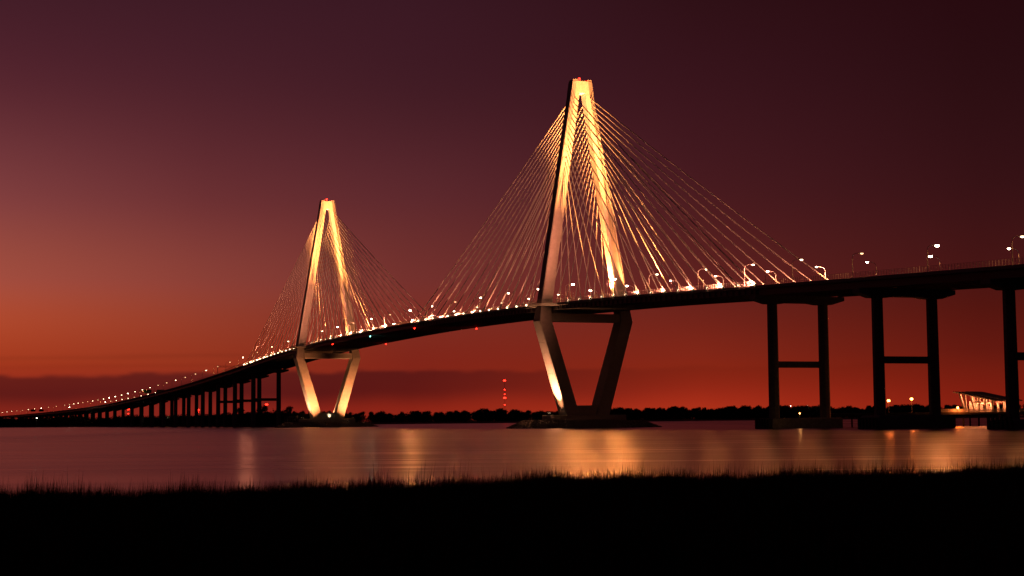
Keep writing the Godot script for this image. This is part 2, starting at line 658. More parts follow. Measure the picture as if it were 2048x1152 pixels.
	for s in [-1.0, 1.0]:
		for h in [0.35, 0.8, 1.25, 1.7, 2.15]:
			secs = []
			for u in stations(-1600.0, EAST_END, 12.0):
				var p := Vector3(s * (HALF - 0.2), deck(u) + h, u)
				secs.append(PackedVector3Array([p + Vector3(-0.03, -0.03, 0), p + Vector3(-0.03, 0.03, 0), p + Vector3(0.03, 0.03, 0), p + Vector3(0.03, -0.03, 0)]))
			st = start()
			loft(st, secs)
			obj("handrail", st, "rail_steel", bridge)
		secs = []
		for u in stations(WEST_END, EAST_END, 12.0):
			var p := Vector3(s * (HALF - 0.2), deck(u) + 0.003, u)
			secs.append(PackedVector3Array([p + Vector3(-0.15, 0, 0), p + Vector3(-0.12, 0.3, 0), p + Vector3(0.12, 0.3, 0), p + Vector3(0.15, 0, 0)]))
		st = start()
		loft(st, secs)
		obj("kerb_parapet", st, "deck_concrete", bridge)
	# piers
	for a in [[198.0, 1, 4.0, 24.3], [266.6, 1, 4.6, 23.5], [335.2, 1, 3.0, 22.0], [403.8, 1, 2.5, 0.0]]:
		pier(a[0], a[2], a[3])
	for k in 30:
		pier(-669.0 - 73.6 * k, 2.5, 24.0 if k < 3 else 0.0)
	# stay cables
	for k in 2:
		for side in [-1.0, 1.0]:
			for way in [-1.0, 1.0]:
				for i in 16:
					cable(-SPAN * k, side, way, i)


func loft_open(st: SurfaceTool, secs: Array) -> void:   # an I section is not convex: outward is told by each edge's own side
	var count: int = secs[0].size()
	for k in secs.size() - 1:
		var a: PackedVector3Array = secs[k]
		var b: PackedVector3Array = secs[k + 1]
		for i in count:
			var j := (i + 1) % count
			var e := a[j] - a[i]
			quad(st, a[i], a[j], b[j], b[i], Vector3(-e.y, e.x, 0) * (1.0 if area(a) < 0.0 else -1.0))
	for k in [0, secs.size() - 1]:
		var s: PackedVector3Array = secs[k]
		var flat := PackedVector2Array()
		for p in s:
			flat.append(Vector2(p.x, p.y))
		var ix := Geometry2D.triangulate_polygon(flat)
		for i in range(0, ix.size(), 3):
			tri3(st, s[ix[i]], s[ix[i + 1]], s[ix[i + 2]], Vector3(0, 0, -1 if k == 0 else 1))


func area(p: PackedVector3Array) -> float:
	var a := 0.0
	for i in p.size():
		var j := (i + 1) % p.size()
		a += p[i].x * p[j].y - p[j].x * p[i].y
	return a


func lifts(a: float, b: float, step: float) -> Array:   # heights with a narrow joint groove at every lift of concrete: [height, inset]
	var out := [[a, 0.0]]
	var y := a + step
	while y < b - 1.5:
		out.append_array([[y - 0.09, 0.0], [y - 0.05, 0.07], [y + 0.05, 0.07], [y + 0.09, 0.0]])
		y += step
	out.append([b, 0.0])
	return out


func tower(t0: float, k: int) -> void:
	var tw := group_node("tower", bridge, Vector3(0, 0, t0))
	tag(tw, "nearer and taller-looking floodlit diamond tower" if k == 0 else "farther floodlit diamond tower with lit lower legs")
	for side in [-1.0, 1.0]:
		var st := start()
		var secs := []
		for l in lifts(H_KNEE, 167.4, 5.1):
			var y: float = l[0]
			var f := (y - H_KNEE) / (H_TOP - H_KNEE)
			var width := 6.6 if y < 53.0 else lerpf(6.0, 4.6, f)
			var depth := lerpf(8.8, 6.7, smoothstep(H_KNEE, 63.0, y)) - 1.3 * f
			secs.append(leg_section(outer_up(y) - l[1], width - 2 * l[1], depth - 2 * l[1], y, side))
		loft(st, secs)
		obj("upper_leg", st, "tower_concrete", tw)
		st = start()
		secs = []
		for l in lifts(6.4, H_KNEE - 0.004, 5.1):
			var y: float = l[0]
			var f := (y - H_BASE) / (H_KNEE - H_BASE)
			secs.append(leg_section(lerpf(W_BASE, W_KNEE, f) - l[1], lerpf(7.2, 6.6, f) - 2 * l[1], lerpf(9.4, 8.8, f) - 2 * l[1], y, side))
		loft(st, secs)
		obj("lower_leg", st, "tower_concrete", tw)
		# overlook round the leg
		st = start()
		secs = []
		var y0 := deck(t0)
		for dy in [-0.9, -0.05]:
			var grow := 0.0 if dy < -0.5 else 0.4
			secs.append(PackedVector3Array([Vector3(side * 18.6, y0 + dy, -13 - grow), Vector3(side * (24.5 + grow), y0 + dy, -8 - grow), Vector3(side * (27.4 + grow), y0 + dy, -5), Vector3(side * (27.4 + grow), y0 + dy, 5), Vector3(side * (24.5 + grow), y0 + dy, 8 + grow), Vector3(side * 18.6, y0 + dy, 13 + grow)]))
		loft(st, secs)
		obj("overlook", st, "tower_concrete", tw)
		st = start()
		var corner := [Vector3(side * 19.2, y0, -12.6), Vector3(side * 24.5, y0, -7.9), Vector3(side * 27.4, y0, -5), Vector3(side * 27.4, y0, 5), Vector3(side * 24.5, y0, 7.9), Vector3(side * 19.2, y0, 12.6)]
		for i in 5:
			var a: Vector3 = corner[i]
			var b: Vector3 = corner[i + 1]
			for h in [0.5, 1.1, 1.7]:
				tube(st, [a + Vector3(0, h, 0), b + Vector3(0, h, 0)], [0.035], 4)
			var n := int((b - a).length() / 1.5)
			for j in n:
				box(st, a.lerp(b, (j + 0.5) / n) + Vector3(0, 0.85, 0), Vector3(0.08, 1.75, 0.08))
		obj("overlook_railing", st, "rail_steel", tw)
	var st := start()
	var secs := []
	for l in [[167.4, 0.0], [169.0, 0.0], [H_TOP, 0.0]]:
		var y: float = l[0]
		var o := outer_up(y)
		secs.append(PackedVector3Array([Vector3(-o, y, 2.75), Vector3(-o, y, -2.75), Vector3(o, y, -2.75), Vector3(o, y, 2.75)]))
	loft(st, secs)
	obj("tower_head", st, "tower_concrete", tw)
	for s in [-1.0, 1.0]:
		st = start()
		box(st, Vector3(s * 3.9, H_TOP + 0.4, 0), Vector3(2.2, 0.8, 5.2))
		obj("parapet", st, "tower_concrete", tw)
	st = start()
	box(st, Vector3(0, 54.3, 0), Vector3(2 * (W_KNEE - 6.3), 4.0, 6.6))
	obj("cross_beam", st, "tower_concrete", tw)
	st = start()
	secs = []
	for q in [[0.5, 10.6], [10.4, 7.6], [11.0, 7.2]]:
		secs.append(PackedVector3Array([Vector3(-q[1], q[0], 3.4), Vector3(-q[1], q[0], -3.4), Vector3(q[1], q[0], -3.4), Vector3(q[1], q[0], 3.4)]))
	loft(st, secs)
	obj("base_wall", st, "tower_concrete", tw)
	st = start()
	secs = []
	for q in [[-1.5, 0.0], [5.9, 0.0], [6.4, -0.4]]:
		var p := PackedVector3Array()
		for i in 24:
			var a := TAU * i / 24.0
			var x: float = signf(cos(a)) * 12.0 + cos(a) * (10.0 + q[1])
			p.append(Vector3(x, q[0], sin(a) * (10.0 + q[1])))
		secs.append(p)
	loft(st, secs)
	obj("plinth", st, "tower_concrete", tw)


func pier(t: float, base: float, strut: float) -> void:
	var p := group_node("pier", bridge, Vector3(0, 0, t))
	var d := deck(t)
	var top := d - 6.4
	for s in [-1.0, 1.0]:
		var st := start()
		var secs := []
		for l in lifts(base - 0.5 if t > -600.0 else -0.5, top, 8.0):
			var r: float = 1.98 - l[1] - 0.15 * (l[0] / 50.0)
			var o := PackedVector3Array()
			for i in 8:
				var a := TAU * (i + 0.5) / 8.0
				o.append(Vector3(s * 11.3 + cos(a) * r * 1.06, l[0], sin(a) * r * 1.06))
			secs.append(o)
		loft(st, secs)
		obj("column", st, "pier_concrete", p)
	var st := start()
	var cap := []
	for z in [-2.2, 2.2]:
		var o := PackedVector3Array()
		for q in [[-19.8, -3.4], [19.8, -3.4], [19.8, -4.9], [14.2, -6.5], [8.4, -6.5], [5.0, -6.0], [-5.0, -6.0], [-8.4, -6.5], [-14.2, -6.5], [-19.8, -4.9]]:
			o.append(Vector3(q[0], d + q[1], z))
		cap.append(o)
	loft_open(st, cap)
	obj("cap_beam", st, "pier_concrete", p)
	if strut > 0.0:
		st = start()
		box(st, Vector3(0, strut, 0), Vector3(2 * (11.3 - 1.7), 2.4, 2.0))
		obj("strut", st, "pier_concrete", p)
	if t > -600.0 and t < 400.0:
		st = start()
		var secs := []
		for q in [[-2.0, 0.0], [base - 0.5, 0.0], [base, -0.5]]:
			secs.append(PackedVector3Array([Vector3(-15.5 - q[1], q[0], -5.5 - q[1]), Vector3(15.5 + q[1], q[0], -5.5 - q[1]), Vector3(15.5 + q[1], q[0], 5.5 + q[1]), Vector3(-15.5 - q[1], q[0], 5.5 + q[1])]))
		loft(st, secs)
		obj("footing", st, "pier_concrete", p)
		st = start()
		for i in 6:
			box(st, Vector3(-16.4, 1.0, -5.0 + 2.0 * i), Vector3(0.7, 5.6, 0.9))
		for y in [0.8, 2.4]:
			box(st, Vector3(-16.05, y, 0), Vector3(0.3, 0.5, 11.6))
		obj("fender", st, "dark_timber", p)


func anchor(t0: float, side: float, way: float, i: int) -> Array:
	var up := 124.0 + 41.0 * i / 15.0
	var f := (up - H_KNEE) / (H_TOP - H_KNEE)
	var a := Vector3(side * (outer_up(up) - 2.3), up, t0 + way * 2.6)
	var along := 14.0 + (13.1 if (way < 0.0) == (t0 > -100.0) else 12.4) * i
	var t := t0 + way * along
	return [a, Vector3(side * (HALF - 0.9), deck(t) - 0.3, t)]


func cable(t0: float, side: float, way: float, i: int) -> void:
	var e := anchor(t0, side, way, i)
	var a: Vector3 = e[0]
	var b: Vector3 = e[1]
	var st := start()
	var path := []
	var radii := []
	var length := a.distance_to(b)
	for k in 25:
		var f := k / 24.0
		path.append(b.lerp(a, f) - Vector3(0, 4.0 * f * (1.0 - f) * length * 0.006, 0))
		radii.append(0.215 + 0.003 * i)
	tube(st, path, radii, 8)
	var d := (a - b).normalized()
	tube(st, [b - d * 0.4, b + d * 3.0], [0.36], 8)
	obj("stay_cable", st, "cable_white", bridge)


# ---------------------------------------------------------------- rock islands round the towers
func islands() -> void:
	var stone := start()
	var r2 := RandomNumberGenerator.new()
	r2.seed = 4
	var secs := []
	for y in [-0.5, -0.25, 0.2, 0.45]:
		var p := PackedVector3Array()
		for i in 6:
			var a := TAU * i / 6.0 + r2.randf() * 0.4
			var r := (0.62 - absf(y) * 0.45) * r2.randf_range(0.8, 1.15)
			p.append(Vector3(cos(a) * r, y, sin(a) * r))
		secs.append(p)
	loft(stone, secs)
	var mesh := stone.commit()
	for k in 2:
		var t0 := -SPAN * k
		var st := start()
		secs = []
		for q in [[-2.5, 1.06], [0.4, 1.0], [2.2, 0.9], [3.3, 0.82], [3.4, 0.1]]:
			var p := PackedVector3Array()
			for i in 40:
				var a := TAU * i / 40.0
				var wob: float = 1.0 + 0.03 * sin(a * 5.0 + k) + 0.02 * sin(a * 11.0)
				p.append(Vector3(cos(a) * 38.5 * q[1] * wob, q[0] - (0.9 * maxf(0.0, cos(a)) if q[0] > 1.0 else 0.0), sin(a) * 27.0 * q[1] * wob))
			secs.append(p)
		loft(st, secs)
		var o := obj("rock_island", st, "rock")
		o.position = world(0, 0, t0)
		o.rotation.y = turn
		tag(o, "low rock island round the foot of the %s tower" % ["nearer", "farther"][k], "", "", "structure")
		var mm := MultiMesh.new()
		mm.transform_format = MultiMesh.TRANSFORM_3D
		mm.mesh = mesh
		mm.instance_count = 2600
		for i in 2600:
			var a := rng.randf() * TAU
			var f := rng.randf()
			var rad := lerpf(1.04, 0.8, f) if i < 2100 else rng.randf_range(0.6, 0.82)
			var y := lerpf(-0.2, 3.5, clampf((1.04 - rad) / 0.22, 0.0, 1.0)) - 0.9 * maxf(0.0, cos(a)) * clampf((1.04 - rad) / 0.2, 0.0, 1.0)
			var b := Basis.from_euler(Vector3(rng.randf() * TAU, rng.randf() * TAU, rng.randf() * TAU)).scaled(Vector3(rng.randf_range(0.8, 1.7), rng.randf_range(0.6, 1.2), rng.randf_range(0.8, 1.6)))
			mm.set_instance_transform(i, Transform3D(b, Vector3(cos(a) * 38.5 * rad, y, sin(a) * 27.0 * rad)))
		var mi := MultiMeshInstance3D.new()
		mi.name = numbered("riprap_stones")
		mi.multimesh = mm
		mi.material_override = M.rock
		add_child(mi)
		mi.position = world(0, 0, t0)
		mi.rotation.y = turn
		tag(mi, "heap of rough stones armouring the %s tower's island" % ["nearer", "farther"][k], "stones", "", "stuff")


# ---------------------------------------------------------------- woods beyond the river
func crown_mesh(seed_: int, leaves: int, tall: float) -> ArrayMesh:
	var r := RandomNumberGenerator.new()
	r.seed = seed_
	var st := start()
	var lobes := []
	for i in 11:
		var a := r.randf() * TAU
		var h := r.randf_range(0.30, 0.86)
		var reach := r.randf_range(0.05, 0.34) * (1.15 - h)
		lobes.append([Vector3(cos(a) * reach, h * tall, sin(a) * reach), r.randf_range(0.13, 0.23)])
	for i in leaves:
		var l: Array = lobes[r.randi() % lobes.size()]
		var d := Vector3(r.randfn(), r.randfn() * 0.8, r.randfn()).normalized()
		var p: Vector3 = l[0] + d * l[1] * pow(r.randf(), 0.4)
		var s := r.randf_range(0.025, 0.06)
		var u := Vector3(r.randfn(), r.randfn(), r.randfn()).normalized() * s
		var v := u.cross(Vector3(r.randfn(), r.randfn(), r.randfn())).normalized() * s * 0.8
		var g := r.randf_range(0.025, 0.055)
		st.set_color(Color(g * 0.8, g, g * 0.5))
		quad(st, p - u, p - v, p + u, p + v, d)
	return st.commit()


func far_woods() -> void:
	var crowns := [crown_mesh(1, 420, 1.0), crown_mesh(2, 420, 0.9), crown_mesh(3, 420, 1.1), crown_mesh(4, 380, 1.0)]
	var line := [[-1500.0, 2830.0, 18.0], [-850.0, 2540.0, 19.0], [-520.0, 2140.0, 17.0], [-330.0, 1760.0, 14.0], [-245.0, 1500.0, 15.0], [-186.0, 1440.0, 16.0]]
	var right := [[-330.0, 2400.0, 19.0], [-60.0, 2390.0, 20.0], [150.0, 2490.0, 22.0], [330.0, 2690.0, 24.0], [600.0, 2940.0, 25.0], [1300.0, 3040.0, 27.0]]
	var n := FastNoiseLite.new()
	n.seed = 8
	n.frequency = 0.012
	for row in [[line, "bank of dark trees on the left shore under the far approach"], [right, "long dark belt of trees across the far shore"]]:
		var where := []
		for i in row[0].size() - 1:
			var a: Array = row[0][i]
			var b: Array = row[0][i + 1]
			var length := Vector2(b[0] - a[0], b[1] - a[1]).length()
			for k in int(length / 1.5):
				var f := rng.randf()
				var x := lerpf(a[0], b[0], f)
				var z := lerpf(a[1], b[1], f) + rng.randf_range(5.0, 90.0)
				var h := lerpf(a[2], b[2], f) * (0.88 + 0.22 * n.get_noise_1d(x) + rng.randf_range(-0.16, 0.16))
				if row[0] == line and i == 4:
					x -= 8.0
				where.append([Vector3(x, 0.8, -z), h])
		for c in 2:
			var mm := MultiMesh.new()
			mm.transform_format = MultiMesh.TRANSFORM_3D
			mm.mesh = crowns[c if row[0] == line else c + 2]
			var list := []
			for k in where.size():
				if k % 2 == c:
					list.append(where[k])
			mm.instance_count = list.size()
			for k in list.size():
				var h: float = list[k][1]
				mm.set_instance_transform(k, Transform3D(Basis(Vector3.UP, rng.randf() * TAU).scaled(Vector3(h * rng.randf_range(0.9, 1.3), h, h * rng.randf_range(0.9, 1.3))), list[k][0] - Vector3(0, h * 0.12, 0)))
			var mi := MultiMeshInstance3D.new()
			mi.name = numbered("far_wood")
			mi.multimesh = mm
			mi.material_override = M.leaves
			add_child(mi)
			tag(mi, row[1] + [", taller crowns", ", rounder crowns"][c], "trees", "", "stuff")
	# trees one can tell apart on the point under the bridge
	var spots := [[-272.0, 1560.0, 14.5], [-262.0, 1530.0, 16.5], [-252.0, 1505.0, 17.0], [-243.0, 1490.0, 15.0], [-236.0, 1480.0, 18.0], [-229.0, 1460.0, 15.5], [-222.0, 1450.0, 18.5], [-216.0, 1446.0, 14.5], [-209.0, 1440.0, 17.0], [-203.0, 1436.0, 19.0], [-197.0, 1432.0, 17.5], [-192.0, 1432.0, 15.0]]
	for k in spots.size():
		var s: Array = spots[k]
		var h: float = s[2]
		var tr := thing("tree", "dark rounded tree on the point beside the far tower, %s from the left" % ordinal(k + 1), "tree", Vector3(s[0], 0.6, -s[1]), rng.randf() * TAU, "trees on the point beside the far tower")
		var st := start()
		tube(st, [Vector3.ZERO, Vector3(0.1, h * 0.3, 0), Vector3(0.3, h * 0.6, 0.2)], [h * 0.028, h * 0.02, h * 0.01], 7)
		for i in 4:
			var a := TAU * i / 4.0
			tube(st, [Vector3(0.1, h * 0.3, 0), Vector3(cos(a) * h * 0.2, h * 0.55, sin(a) * h * 0.2)], [h * 0.012, h * 0.005], 5)
		obj("trunk", st, "bark", tr)
		part("crown", crowns[k % 4], "leaves", tr, Transform3D(Basis.from_scale(Vector3(h * 1.15, h, h * 1.15)), Vector3(0, -h * 0.06, 0)))


# ---------------------------------------------------------------- street lamps along the deck
func street_lamps() -> void:
	var lamp := thing("street_lamp", "", "street lamp", Vector3.ZERO, 0.0, "gooseneck street lamps along the bridge deck")
	var st := start()
	tube(st, [Vector3.ZERO, Vector3(0, 0.5, 0)], [0.22], 8)
	tube(st, [Vector3(0, 0.5, 0), Vector3(0, 7.6, 0)], [0.14, 0.10], 8)
	obj("pole", st, "pole_metal", lamp)
	st = start()
	tube(st, [Vector3(0, 7.6, 0), Vector3(0.12, 8.25, 0), Vector3(0.5, 8.75, 0), Vector3(1.2, 9.1, 0), Vector3(2.2, 9.3, 0), Vector3(3.4, 9.38, 0)], [0.10, 0.09, 0.08, 0.075, 0.07, 0.07], 7)
	obj("arm", st, "pole_metal", lamp)
	var head := group_node("lamp_head", lamp, Vector3(3.9, 9.36, 0))
	st = start()
	var secs := []
	for q in [[-0.62, 0.12, 0.06], [-0.3, 0.28, 0.16], [0.2, 0.34, 0.2], [0.62, 0.16, 0.1]]:
		secs.append(PackedVector3Array([Vector3(q[0], 0.0, -q[1]), Vector3(q[0], 0.0, q[1]), Vector3(q[0], q[2], q[1] * 0.6), Vector3(q[0], q[2], -q[1] * 0.6)]))
	loft(st, secs)
	obj("housing", st, "pole_metal", head)
	st = start()
	secs = []
	for q in [[-0.006, 0.54, 0.30], [-0.20, 0.56, 0.32], [-0.42, 0.34, 0.2]]:
		var p := PackedVector3Array()
		for i in 10:
			var a := TAU * i / 10.0
			p.append(Vector3(cos(a) * q[1] * 1.1, q[0], sin(a) * q[2] * 1.3))
		secs.append(p)
	loft(st, secs)
	obj("lamp_lens", st, "lamp_warm", head)
	var ts := [345.0, 304.0, 262.0, 223.5, 189.0, 152.0, 108.0, 66.0, 19.5, -23.0]
	for k in 10:
		ts.append(-64.0 - 41.0 * k)
	for k in 28:
		ts.append(-480.0 - 54.0 * k)
	for k in 11:
		ts.append(-2000.0 - 118.0 * k)
	var strong := {"20 -1": 900.0, "66 -1": 900.0, "-23 1": 900.0, "20 1": 900.0, "-23 -1": 500.0, "304 -1": 420.0, "262 1": 260.0, "223 1": 200.0, "345 1": 260.0, "-228 -1": 700.0, "-310 1": 700.0, "-351 1": 400.0, "-480 -1": 900.0, "-480 1": 900.0, "-433 1": 700.0}
	var first := true
	var counts := {}
	for t in ts:
		for side in [-1.0, 1.0]:
			var tt: float = t + (0.0 if side > 0.0 else 1.5)
			if t < -460.0 and side > 0.0:
				tt -= 27.0
			if t < -1750.0 and side > 0.0:
				continue
			var place := ""
			if tt > 0.0:
				place = "right of the near tower"
			elif tt > -SPAN:
				place = "left of the near tower"
			else:
				place = "left of the far tower"
			var edge := "near" if side < 0.0 else "far"
			counts[place + edge] = counts.get(place + edge, 0) + 1
			var number: int = counts[place + edge]
			if tt > 0.0:
				number = 10 - number
			var label := "gooseneck street lamp on the %s deck edge, %s %s" % [edge, ordinal(number), place]
			var at := world(side * (HALF - 0.8), deck(tt) - 0.3, tt)
			var yaw := turn + (0.0 if side < 0.0 else PI)
			if first:
				lamp.position = at
				lamp.rotation.y = yaw
				lamp.set_meta("label", label)
				first = false
			else:
				var c := copy(lamp, label, at, yaw)
				var pick := rng.randf()
				if tt < -480.0 and pick < 0.45 or pick < 0.15:
					c.get_node("lamp_head/lamp_lens").material_override = M.lamp_dim
				if strong.has("%d %d" % [roundi(t), int(side)]):
					c.get_node("lamp_head/lamp_lens").material_override = M.lamp_strong
					c.get_node("lamp_head/lamp_lens").scale = Vector3(1.3, 1.3, 1.3)
				elif pick > (0.85 if tt < -480.0 else 0.55):
					c.get_node("lamp_head/lamp_lens").material_override = M.lamp_strong
			var bulb := world(side * (HALF - 0.8 - 3.9), deck(tt) - 0.3 + 8.75, tt)
			spot("street_lamp_light", bulb, bulb - Vector3(0, 9, 0), 80.0, 240.0, Color(1.0, 0.62, 0.34), 0.25)
			if tt > -500.0:   # these heads throw most of their light along the road, some strongly
				var power: float = strong.get("%d %d" % [roundi(t), int(side)], 55.0)
				var along := Basis(Vector3.UP, turn) * Vector3(-0.30, -0.42, 0.90)
				spot("street_lamp_spill", bulb, bulb + along * 20.0, 72.0, power, Color(1.0, 0.57, 0.28), 0.3)


# ---------------------------------------------------------------- small floodlights at the foot of the cables
func cable_lights() -> void:
	var lamp := thing("cable_floodlight", "", "floodlight", Vector3.ZERO, 0.0, "floodlights at the feet of the stay cables")
	var st := start()
	box(st, Vector3(0, 0.35, 0), Vector3(0.12, 0.7, 0.12))
	box(st, Vector3(0, 0.75, 0), Vector3(0.5, 0.08, 0.1))
	obj("bracket", st, "dark_metal", lamp)
	st = start()
	loft(st, [ring(Vector3(0, 1.0, -0.35), Vector3(0, 0.4, 1), 0.18, 10), ring(Vector3(0, 1.1, 0.0), Vector3(0, 0.4, 1), 0.36, 10), ring(Vector3(0, 1.24, 0.3), Vector3(0, 0.4, 1), 0.42, 10)])
	obj("housing", st, "dark_metal", lamp)
	st = start()
	loft(st, [ring(Vector3(0, 1.245, 0.31), Vector3(0, 0.4, 1), 0.44, 10), ring(Vector3(0, 1.32, 0.50), Vector3(0, 0.4, 1), 0.40, 10), ring(Vector3(0, 1.38, 0.66), Vector3(0, 0.4, 1), 0.2, 10)])
	obj("lamp_lens", st, "lamp_flood", lamp)
	var first := true
	for k in 2:
		var t0 := -SPAN * k
		for side in [-1.0, 1.0]:
			for way in [-1.0, 1.0]:
				for i in range(1, 16):
					var e := anchor(t0, side, way, i)
					var foot: Vector3 = e[1]
					var head: Vector3 = e[0]
					var place := "%s of the %s tower, %s edge" % ["left" if way < 0.0 else "right", ["near", "far"][k], "near" if side < 0.0 else "far"]
					var label := "floodlight at the foot of the %s cable %s" % [ordinal(i + 1), place]
					var at := world(foot.x - 0.9, foot.y - 0.2, foot.z)
					var yaw := turn + (PI if way > 0.0 else 0.0)
					if first:
						lamp.position = at
						lamp.rotation.y = yaw
						lamp.set_meta("label", label)
						first = false
					else:
						copy(lamp, label, at, yaw)
					var from := world(foot.x - 0.9, foot.y + 1.2, foot.z - way * 0.9)
					if i % 2 == 1:
						spot("cable_floodlight_beam", from, world(head.x, head.y - 20.0, head.z - way * 4.0), 34.0, (80.0 if way < 0.0 else 46.0) * i * i * (0.22 if i == 15 and way < 0.0 else 1.0), Color(1.0, 0.57, 0.42), 0.3)


# ---------------------------------------------------------------- the floodlights on the towers
var flood: Node3D


func floodlight(at: Vector3, to: Vector3, angle: float, energy: float, label: String, c := Color(1.0, 0.60, 0.25), bank := 1.0) -> void:
	var yaw := atan2(to.x - at.x, to.z - at.z)
	if flood == null:
		flood = thing("tower_floodlight", label, "floodlight", at, yaw, "floodlights aimed at the towers")
		var st := start()
		box(st, Vector3(0, 0.06, 0), Vector3(0.9, 0.12, 0.7))
		box(st, Vector3(-0.5, 0.5, 0), Vector3(0.07, 0.9, 0.12))
		box(st, Vector3(0.5, 0.5, 0), Vector3(0.07, 0.9, 0.12))
		obj("stand", st, "dark_metal", flood)
		st = start()
		box(st, Vector3(0, 0.72, 0), Vector3(0.9, 0.5, 0.5), Basis(Vector3.RIGHT, -0.9))
		obj("housing", st, "dark_metal", flood)
		st = start()
		box(st, Vector3(0, 0.72, 0) + Basis(Vector3.RIGHT, -0.9) * Vector3(0, 0, 0.275), Vector3(0.82, 0.42, 0.04), Basis(Vector3.RIGHT, -0.9))
		obj("lamp_lens", st, "lamp_flood", flood)
	else:
		var o := copy(flood, label, at, yaw)
		o.scale = Vector3.ONE * bank
	var d := (to - at).normalized()
	spot("tower_floodlight_beam", at + Vector3(0, 0.8 * bank, 0) + d * 0.6 * bank, to, angle, energy, c, 0.4 * bank, 1.0)


func tower_lights() -> void:
	var amber := Color(1.0, 0.60, 0.30)
	var red := Color(1.0, 0.58, 0.33)
	for k in 2:
		var t0 := -SPAN * k
		var who: String = ["near", "far"][k]
		for s in [-1.0, 1.0]:
			var hand := "left" if s < 0.0 else "right"
			var y := deck(t0 + 62.0) + 0.05
			floodlight(world(s * 14.2, y, t0 + 62.0), world(s * (10.6 if s < 0.0 else 8.6), 150.0 if s < 0.0 else 157.0, t0), 19.0 if s < 0.0 else 21.0, 100000.0 if s < 0.0 else 125000.0, "large square floodlight on the deck aimed at the %s tower's %s leg" % [who, hand], amber, 3.0)
			floodlight(world(s * 4.0, deck(t0 + 66.0) + 0.15, t0 + 66.0), world(s * 3.0, 163.0, t0), 9.0, 9000.0, "square floodlight on the road's middle aimed at the %s tower's head, %s one" % [who, hand], amber, 2.0)
			# inner face of each leg, from the deck between the legs
			floodlight(world(s * 13.0, deck(t0) + 0.1, t0 - 1.5), world(s * 16.0, 92.0, t0 - 0.5), 25.0, 52000.0 if s > 0.0 and k == 0 else 5500.0, "square floodlight on the deck washing the inside of the %s tower's %s leg" % [who, hand], Color(1.0, 0.55, 0.28))
			floodlight(world(s * 8.0, deck(t0) + 0.1, t0 + 1.5), world(s * 6.5, 140.0, t0), 14.0, 13000.0, "square floodlight by the road's centre line shining up inside the %s tower's %s leg" % [who, hand], Color(1.0, 0.62, 0.34))
		floodlight(world(23.0, deck(t0 + 10.0) + 0.0, t0 + 6.8), world(18.6, 94.0, t0 + 2.4), 13.0, 20000.0 if k == 0 else 900.0, "square floodlight on the far overlook aimed at the %s tower's right leg" % who, Color(1.0, 0.57, 0.29))
		floodlight(world(0, deck(t0) + 0.1, t0), world(0, 167.0, t0), 5.0, 26000.0, "square floodlight on the road's centre line under the %s tower's head" % who, Color(1.0, 0.80, 0.58))
		# feet
		floodlight(world(-19.8, 6.4, t0 + 2.2), world(-15.8, 22.0, t0 + 1.2), 33.0, 6500.0 if k == 0 else 900.0, "square floodlight on the plinth outside the %s tower's left foot" % who, Color(1.0, 0.64, 0.44))
		floodlight(world(-21.0, 6.4, t0 + 3.0), world(-13.6, 13.0, t0 + 1.5), 24.0, 300.0, "second square floodlight on the plinth, close to the %s tower's left foot" % who, Color(1.0, 0.62, 0.40))
		if k == 1:
			floodlight(world(-20.0, 6.4, t0 + 4.2), world(-16.5, 16.0, t0 + 1.0), 38.0, 900.0, "square floodlight on the plinth at the far tower's left foot", Color(1.0, 0.66, 0.44))
			for s in [-1.0, 1.0]:
				var hand := "left" if s < 0.0 else "right"
				floodlight(world(s * 9.0, 3.5, t0 + 25.0), world(s * 17.5, 23.0, t0 + 4.0), 35.0, 6800.0, "square floodlight on the rocks facing the far tower's %s leg" % hand, red)
			floodlight(world(4.0, 6.4, t0 - 5.5), world(15.0, 32.0, t0 - 2.0), 26.0, 2200.0, "square floodlight behind the far tower's right leg", Color(1.0, 0.66, 0.42))
			floodlight(world(18.0, 6.4, t0 + 7.5), world(19.0, 24.0, t0 + 4.5), 24.0, 500.0, "square floodlight on the plinth at the far tower's right foot", Color(1.0, 0.66, 0.42))


